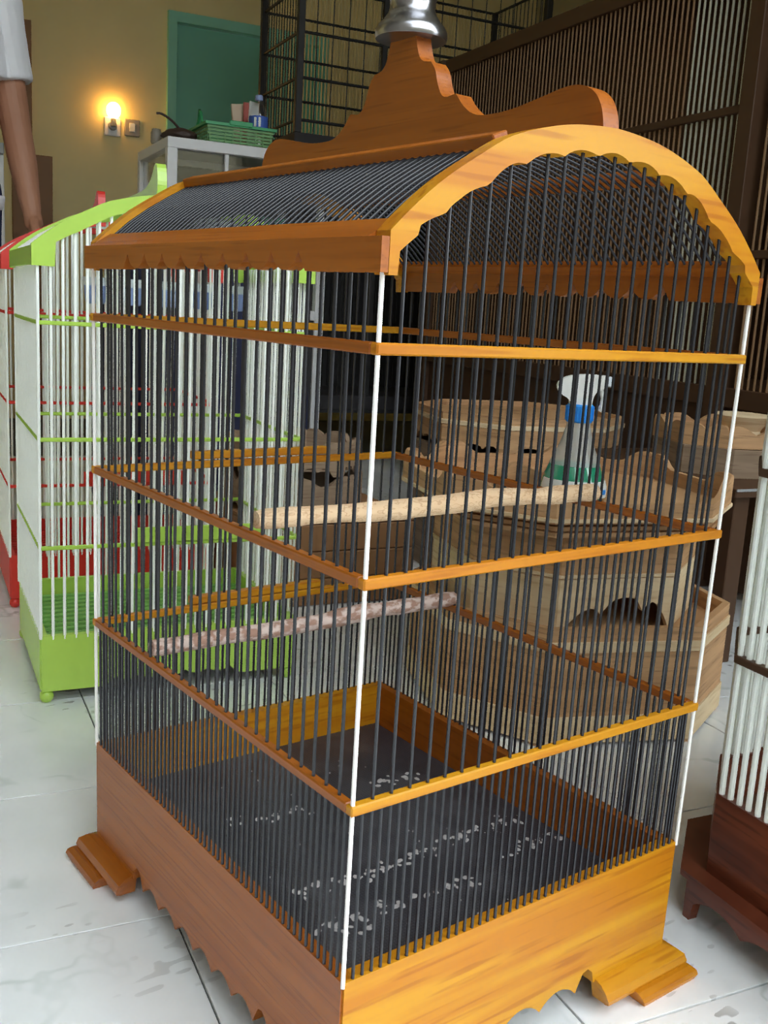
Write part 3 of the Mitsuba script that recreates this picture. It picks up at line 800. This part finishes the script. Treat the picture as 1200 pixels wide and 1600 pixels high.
# ------------------------------------------------------------------ aluminium showcase with things on it
key = 'aluminium_showcase'; a0, a1, b0, b1, h = 0.489, 1.06, 2.80, 3.28, 1.187
q = 0.034
for u in (a0, a1 - q):
    for v in (b0, b1 - q): put(key + '__post', box(u, u + q, v, v + q, 0, h - q, 0.002), 'pale_metal', ROOM)
for z in (h - q, 0.62, 0.05):
    for v in (b0, b1 - q): put(key + '__rail', box(a0 + (0 if z > 1 else q), a1 - (0 if z > 1 else q), v, v + q, z, z + q, 0.002), 'pale_metal', ROOM)
    for u in (a0, a1 - q): put(key + '__rail', box(u, u + q, b0 + q, b1 - q, z, z + q, 0.002), 'pale_metal', ROOM)
put(key + '__mullion', box(0.685, 0.697, b0 + .008, b0 + 0.022, 0.65, h - q), 'pale_metal', ROOM)
put(key + '__top_panel', box(a0 + q, a1 - q, b0 + q, b1 - q, h - 0.012, h - 0.004), 'grey_metal', ROOM)
put(key + '__shelf', box(a0 + q, a1 - q, b0 + q, b1 - q, 0.64, 0.65), 'grey_metal', ROOM)
put(key + '__back_board', box(a0 + q, a1 - q, b1 - 0.02, b1 - 0.012, 0.08, h - q), 'dark_inside', ROOM)
put(key + '__lower_panel', box(a0 + q, a1 - q, b0 + .01, b0 + 0.018, 0.084, 0.62), 'dark_inside', ROOM)
put(key + '__lower_panel', box(a0 + .01, a0 + .018, b0 + q, b1 - q, 0.084, 0.62), 'dark_inside', ROOM)
put(key + '__pane', box(a0 + q, a1 - q, b0 + 0.026, b0 + 0.030, 0.654, h - q), 'pane', ROOM)
put(key + '__pane', box(a0 + 0.014, a0 + 0.018, b0 + q, b1 - q, 0.654, h - q), 'pane', ROOM)
lab(key, 'silver aluminium framed glass showcase in front of the yellow wall', 'showcase')
lab(put('storage_box', box(0.56, 0.72, 2.98, 3.14, 0.651, 1.02, 0.004), 'brown_board', ROOM), 'brown storage box inside the aluminium showcase', 'box')
lab(put('storage_box', box(0.76, 0.98, 3.0, 3.16, 0.651, 0.98, 0.004), 'door_green', ROOM), 'dark green storage box inside the aluminium showcase', 'box')

key = 'green_basket'; M = moved(ROOM, 0.625, 2.825, h + 0.001)
bw, bd, bh = 0.235, 0.30, 0.062


def slanted(x0, x1, y0, y1, z0, z1, f=0.012):
    g = box(x0, x1, y0, y1, z0, z1); return g


put(key + '__bottom', box(0.01, bw - 0.01, 0.01, bd - 0.01, 0.0, 0.004), 'basket_pale', M)
for i in range(5):
    z = 0.006 + i * 0.0105; o = 0.010 * (1 - i / 5)
    put(key + '__band', [box(o, bw - o, o, o + .003, z, z + .0075), box(o, bw - o, bd - o - .003, bd - o, z, z + .0075), box(o, o + .003, o, bd - o, z, z + .0075), box(bw - o - .003, bw - o, o, bd - o, z, z + .0075)], 'basket_pale', M)
ups = []
for x in np.linspace(0.012, bw - 0.012, 9):
    for y in (0.0045, bd - 0.0065): ups.append(box(x - .002, x + .002, y, y + .002, 0.002, 0.057))
for y in np.linspace(0.012, bd - 0.012, 11):
    for x in (0.0045, bw - 0.0065): ups.append(box(x, x + .002, y - .002, y + .002, 0.002, 0.057))
labels[put(key + '__upright', ups, 'basket_pale', M)] = {'label': 'row of thin basket uprights', 'kind': 'stuff'}
put(key + '__rim', [box(-.006, bw + .006, -.006, .004, .057, .066), box(-.006, bw + .006, bd - .004, bd + .006, .057, .066), box(-.006, .004, .004, bd - .004, .057, .066), box(bw - .004, bw + .006, .004, bd - .004, .057, .066)], 'basket_green', M)
put(key + '__handle', [box(0.075, 0.155, -.010, -.004, .060, .076, .002), ], 'basket_green', M)
put(key + '__handle', tube([(0.0, 0.06, .066), (-.002, .075, .100), (0, .10, .112), (.002, .115, .085), (0, .13, .066)], .005, 8), 'basket_green', M, True)
lab(key, 'shallow green plastic basket on top of the aluminium showcase', 'basket')
for q_, (x, y, w_, hh, mt_, ang) in enumerate([(0.150, 0.10, 0.055, 0.145, 'paper', 0.2), (0.172, 0.085, 0.045, 0.150, 'paper_red', 0.35), (0.178, 0.080, 0.040, 0.155, 'label_pale', 0.4)]):
    g = box(-w_ / 2, w_ / 2, -.004, .004, 0, hh, .001); g.apply_transform(rotation_matrix(-0.12 + .09 * q_, [0, 1, 0]))
    k = put('paper_packet', g, mt_, M @ moved(ID, x, y, 0.005, ang)); lab(k, ('brown', 'dark red', 'pale')[q_] + ' paper packet standing in the green basket', 'packet')
key = 'water_bottle'; M = moved(ROOM, 0.815, 2.868, h + 0.0055)
put(key + '__body', lathe([(0, 0), (.028, 0), (.032, .004), (.032, .055), (.030, .060), (.032, .066), (.032, .105), (.027, .125), (.014, .143), (.011, .150), (.011, .158)], 28), 'bottle_clear', M, 40)
put(key + '__label_band', lathe([(.0325, .060), (.0325, .102)], 28), 'cloth_blue', M, 40)
for a0_ in (-2.2, -1.75): put(key + '__label_patch', box(-.004, .004, -.001, .001, .066, .096).apply_transform(rotation_matrix(a0_ + math.pi / 2, [0, 0, 1])).apply_translation([.0335 * math.cos(a0_), .0335 * math.sin(a0_), 0]), 'label_pale', M)
put(key + '__cap', lathe([(0, .155), (.0135, .155), (.0135, .170), (.012, .172), (0, .172)], 20), 'cup_blue', M, 30)
lab(key, 'clear water bottle with blue label standing in the green basket', 'bottle')
key = 'leather_pouch'; M = moved(ROOM, 0.50, 2.86, h + 0.001)
g = trimesh.creation.icosphere(3, 1.0); v = np.array(g.vertices); v[:, 2] = np.maximum(v[:, 2], -0.8)
g.vertices = v * [0.060, 0.075, 0.026] * (1 + 0.35 * (meshkit.fbm(v * 2.2, 3, 5)[:, None] - 0.5)); g.apply_translation([0.062, 0.08, 0.021])
put(key + '__bag', g, 'leather', M, True)
put(key + '__strap', tube(chaikin([(0.062, .06, .035), (.040, .05, .055), (.015, .04, .070), (-.012, .04, .082), (-.026, .04, .080)], 2), .004, 8), 'leather', M, True)
lab(key, 'dark leather pouch with a stiff curved strap on the showcase beside the green basket', 'pouch')
lab(put('glass_jar', lathe([(0, 0), (.017, 0), (.019, .003), (.019, .036), (.015, .042), (.015, .048)], 20), 'plastic_grey', moved(ROOM, 0.50, 3.02, h + .001), 40), 'small grey jar at the back corner of the showcase', 'jar')

# ------------------------------------------------------------------ on the yellow wall
key = 'night_light'; M = moved(ROOM, 0.695, VW, 1.52)
put(key + '__socket_plate', box(-.042, .042, -.012, 0, -.05, .042, .004), 'pale_metal', M)
put(key + '__plug', lathe([(0, 0), (.022, 0), (.024, .012), (.020, .03), (0, .03)], 20), 'grey_metal', M @ rotation_matrix(math.pi / 2, [1, 0, 0]), 40)
put(key + '__stem', rod((0, -.032, -.004), (0, -.032, .040), .014, 14), 'grey_metal', M, 40)
g = trimesh.creation.icosphere(3, 0.037); g.apply_scale([1, 1, 1.12]); g.apply_translation([0, -.036, .072])
k = put(key + '__bulb', g, 'plastic_white', M, True)
scene[k]['emitter'] = {'type': 'area', 'radiance': {'type': 'rgb', 'value': [4.6, 2.2, 0.46]}}
lab(key, 'glowing orange night light bulb plugged into a socket on the yellow wall', 'night light')
key = 'wall_switch'; M = moved(ROOM, 0.795, VW, 1.525)
put(key + '__plate', box(-.040, .040, -.010, 0, -.045, .040, .004), 'plastic_grey', M); put(key + '__rocker', box(-.014, .014, -.014, -.010, -.022, .020, .001), 'plastic_white', M)
lab(key, 'dark square wall switch right of the night light', 'switch')
lab(put('wooden_plank', box(0.20, 0.298, VW - 0.03, VW - 0.002, 0, 1.96, .002), 'brown_board', ROOM), 'tall brown plank standing against the yellow wall behind the person', 'plank')
lab(put('brown_panel', box(0.31, 0.39, VW - 0.06, VW - 0.005, 0, 1.33, .002), 'brown_board', ROOM), 'shorter brown panel standing against the yellow wall beside the tall plank', 'panel')
key = 'grey_workbench'; M = moved(ROOM, -0.75, 3.55, 0)
put(key + '__top', box(0, 0.80, 0, 0.5, 1.16, 1.20, .003), 'grey_metal', M)
put(key + '__apron', box(0.02, 0.78, 0.02, 0.035, 1.10, 1.16), 'grey_metal', M); put(key + '__rail', box(0.02, 0.78, 0.02, 0.04, 0.92, 0.95), 'grey_metal', M)
for x in (0.02, 0.815 - 0.06):
    for y in (0.02, 0.44): put(key + '__leg', box(x, x + .045, y, y + .045, 0, 1.16, .002), 'pale_metal', M)
put(key + '__back_panel', box(0.02, 0.78, 0.47, 0.48, 0.05, 1.16), 'dark_inside', M); put(key + '__shelf', box(0.02, 0.78, 0.03, 0.47, 0.46, 0.48), 'grey_metal', M)
lab(key, 'grey metal workbench behind the person at the left edge', 'workbench')
# dark blue covered heap behind the red cage
g = trimesh.creation.box([0.54, 0.36, 0.80]).subdivide().subdivide().subdivide().subdivide()
v = np.array(g.vertices); n_ = meshkit.fbm(v * 7, 4, 2)[:, None] - 0.5
f = 1 - 0.18 * np.clip((v[:, 2:3] + 0.1) / 0.5, 0, 1) ** 2
g.vertices = np.hstack([v[:, :2] * f + 0.07 * n_ * np.sign(v[:, :2]), v[:, 2:3] + np.where(v[:, 2:3] > -0.39, 0.06 * n_, 0)])
g.vertices[:, 2] -= g.vertices[:, 2].min()
lab(put('covered_heap', g, 'dark_cloth', moved(ROOM, 0.46, 2.22, 0.0), True), 'heap under a dark blue cloth behind the red cage', 'heap')

# ------------------------------------------------------------------ the person at the left edge
def hullchain(bones):
    out = None
    for a, ra, b, rb in bones:
        s1 = manifold3d.Manifold.sphere(ra, 20).translate([float(x) for x in a]); s2 = manifold3d.Manifold.sphere(rb, 20).translate([float(x) for x in b])
        h = manifold3d.Manifold.batch_hull([s1, s2]); out = h if out is None else out + h
    return out


def smoothed(mf, L, it=10):
    mf = mf.refine_to_length(L); mm = mf.to_mesh(); g = trimesh.Trimesh(mm.vert_properties[:, :3], mm.tri_verts, process=True)
    trimesh.smoothing.filter_taubin(g, iterations=it); return g


key = 'person'; M = moved(ROOM, -0.235, 2.50, 0)                # stands facing the open front of the shop, arms hanging
J = lambda s, x, y, z: np.array([s * x, y, z])
bones = [((-.075, 0, .98), .105, (.075, 0, .98), .105), ((-.07, .0, 1.0), .10, (-.08, .0, 1.20), .105), ((.07, 0, 1.0), .10, (.08, 0, 1.20), .105), ((-.085, .01, 1.22), .105, (-.10, .01, 1.40), .085), ((.085, .01, 1.22), .105, (.10, .01, 1.40), .085),
         ((-.10, .01, 1.40), .075, (.10, .01, 1.40), .075), ((0, .01, 1.42), .07, (0, -.01, 1.56), .055)]
arm_j = {}
for s in (-1, 1):
    sh, el, wr = J(s, .178, .01, 1.425), J(s, .236, .02, 1.10), J(s, .266, -.045, .885)
    arm_j[s] = (sh, el, wr)
    bones += [((s * .10, .01, 1.41), .068, sh, .058), (sh, .056, el, .040), (el, .041, (el * .6 + wr * .4), .039), ((el * .6 + wr * .4), .039, wr, .0255)]
    hip, kn, an = J(s, .09, 0, .93), J(s, .10, -.01, .50), J(s, .11, .01, .09)
    bones += [(hip, .088, kn, .058), (kn, .056, kn * .6 + an * .4 + [0, .012, 0], .055), (kn * .6 + an * .4 + [0, .012, 0], .055, an, .036), (an, .036, an + [0, -.13, -.045], .030)]
    d = (wr - el) / np.linalg.norm(wr - el); pal = wr + d * .085
    bones += [(wr, .024, wr + d * .03, .026)]
    for off in (-.026, -.009, .009, .026): bones.append((wr + d * .02, .016, pal + [0, off, 0], .0125))
    for off, L in ((-.027, .068), (-.009, .078), (.009, .072), (.026, .056)):
        k0 = pal + [0, off, 0]; k1 = k0 + d * L * .5 + [-s * .006, 0, 0]; k2 = k1 + d * L * .5 + [-s * .014, 0, 0]
        bones += [(k0, .0105, k1, .0095), (k1, .0095, k2, .008)]
    t0 = wr + d * .025 + [0, -.020, 0]; bones += [(t0, .014, t0 + d * .04 + [-s * .004, -.026, 0], .0115), (t0 + d * .04 + [-s * .004, -.026, 0], .0115, t0 + d * .07 + [-s * .010, -.032, 0], .009)]
# head
bones += [((0, .015, 1.70), .085, (0, .0, 1.68), .082), ((0, -.01, 1.67), .072, (0, -.035, 1.595), .045), ((0, -.092, 1.672), .010, (0, -.104, 1.645), .014), ((-.018, -.078, 1.612), .010, (.018, -.078, 1.612), .010), ((-.018, -.076, 1.600), .010, (.018, -.076, 1.600), .010)]
for s in (-1, 1): bones += [((s * .083, .01, 1.69), .014, (s * .083, .012, 1.655), .011), ((s * .045, -.072, 1.692), .011, (s * .016, -.082, 1.690), .010)]
body = smoothed(hullchain(bones), 0.012, 8)
put(key + '__body', body, 'skin', M, True)
sb = [((-.075, 0, .94), .128, (.075, 0, .94), .128), ((-.075, .0, .95), .126, (-.09, .0, 1.20), .132), ((.075, 0, .95), .126, (.09, 0, 1.20), .132), ((-.09, .01, 1.22), .132, (-.11, .01, 1.40), .104), ((.09, .01, 1.22), .132, (.11, .01, 1.40), .104), ((-.09, 0, 1.20), .132, (.09, 0, 1.20), .132), ((-.09, .01, 1.32), .118, (.09, .01, 1.32), .118), ((-.11, .01, 1.41), .085, (.11, .01, 1.41), .085)]
for s in (-1, 1):
    sh, el, wr = arm_j[s]; hem = sh * .38 + el * .62
    sb += [((s * .11, .01, 1.41), .086, sh, .078), (sh, .076, hem + [s * .006, 0, 0], .064)]
shirt = hullchain(sb)
for s in (-1, 1):   # cut the sleeves off level with the hem
    sh, el, wr = arm_j[s]; hem = sh * .42 + el * .58; d = (el - sh) / np.linalg.norm(el - sh)
    cut = manifold3d.Manifold.cube([.24, .3, .3], True).translate([0, 0, -.15]); a = math.atan2(s * -d[0] * s, -d[2])
    shirt = shirt - cut.rotate([0, -math.degrees(math.atan2(d[0], -d[2])), 0]).translate([float(hem[0] + s * .03), float(hem[1]), float(hem[2])])
shirt = shirt - manifold3d.Manifold.cube([.6, .5, .3], True).translate([0, 0, .70]) - manifold3d.Manifold.sphere(.066, 24).translate([0, -.005, 1.515])
sm = smoothed(shirt, 0.012, 6)
v = np.array(sm.vertices); sm.vertices = v + 0.010 * (meshkit.fbm(v * [14, 14, 6], 3, 4)[:, None] - .5) * np.array(sm.vertex_normals)
put(key + '__shirt', sm, 'shirt', M, True)
tb = [((-.075, 0, .95), .112, (.075, 0, .95), .112)]
for s in (-1, 1): tb += [(J(s, .09, 0, .93), .102, J(s, .10, -.01, .50), .078), (J(s, .10, -.01, .50), .078, J(s, .11, .01, .10), .062)]
put(key + '__trousers', smoothed(hullchain(tb) - manifold3d.Manifold.cube([1, 1, .1], True).translate([0, 0, .02]), 0.014, 6), 'dark_cloth', M, True)
hr = manifold3d.Manifold.sphere(.094, 32).translate([0, .015, 1.705]) - manifold3d.Manifold.cube([.3, .12, .16], True).translate([0, -.075, 1.645]) - manifold3d.Manifold.cube([.3, .3, .1], True).translate([0, 0, 1.585])
put(key + '__hair', smoothed(hr, .012, 4), 'hair', M, True)
for s in (-1, 1):
    g = trimesh.creation.icosphere(2, .0115); g.apply_translation([s * .030, -.0745, 1.672]); put(key + '__eye', g, 'plastic_white', M, True)
    g = trimesh.creation.icosphere(2, .0055); g.apply_translation([s * .030, -.0830, 1.672]); put(key + '__pupil', g, 'hair', M, True)
    g = hullchain([(J(s, .11, .02, .028), .040, J(s, .115, -.15, .018), .034)]) ; g = g - manifold3d.Manifold.cube([2, 2, .2], True).translate([0, 0, -.1])
    put(key + '__sandal', smoothed(g, .012, 3), 'leather', M, True)
lab(key, 'person in a white T-shirt with one bare arm hanging down, at the left edge', 'person')
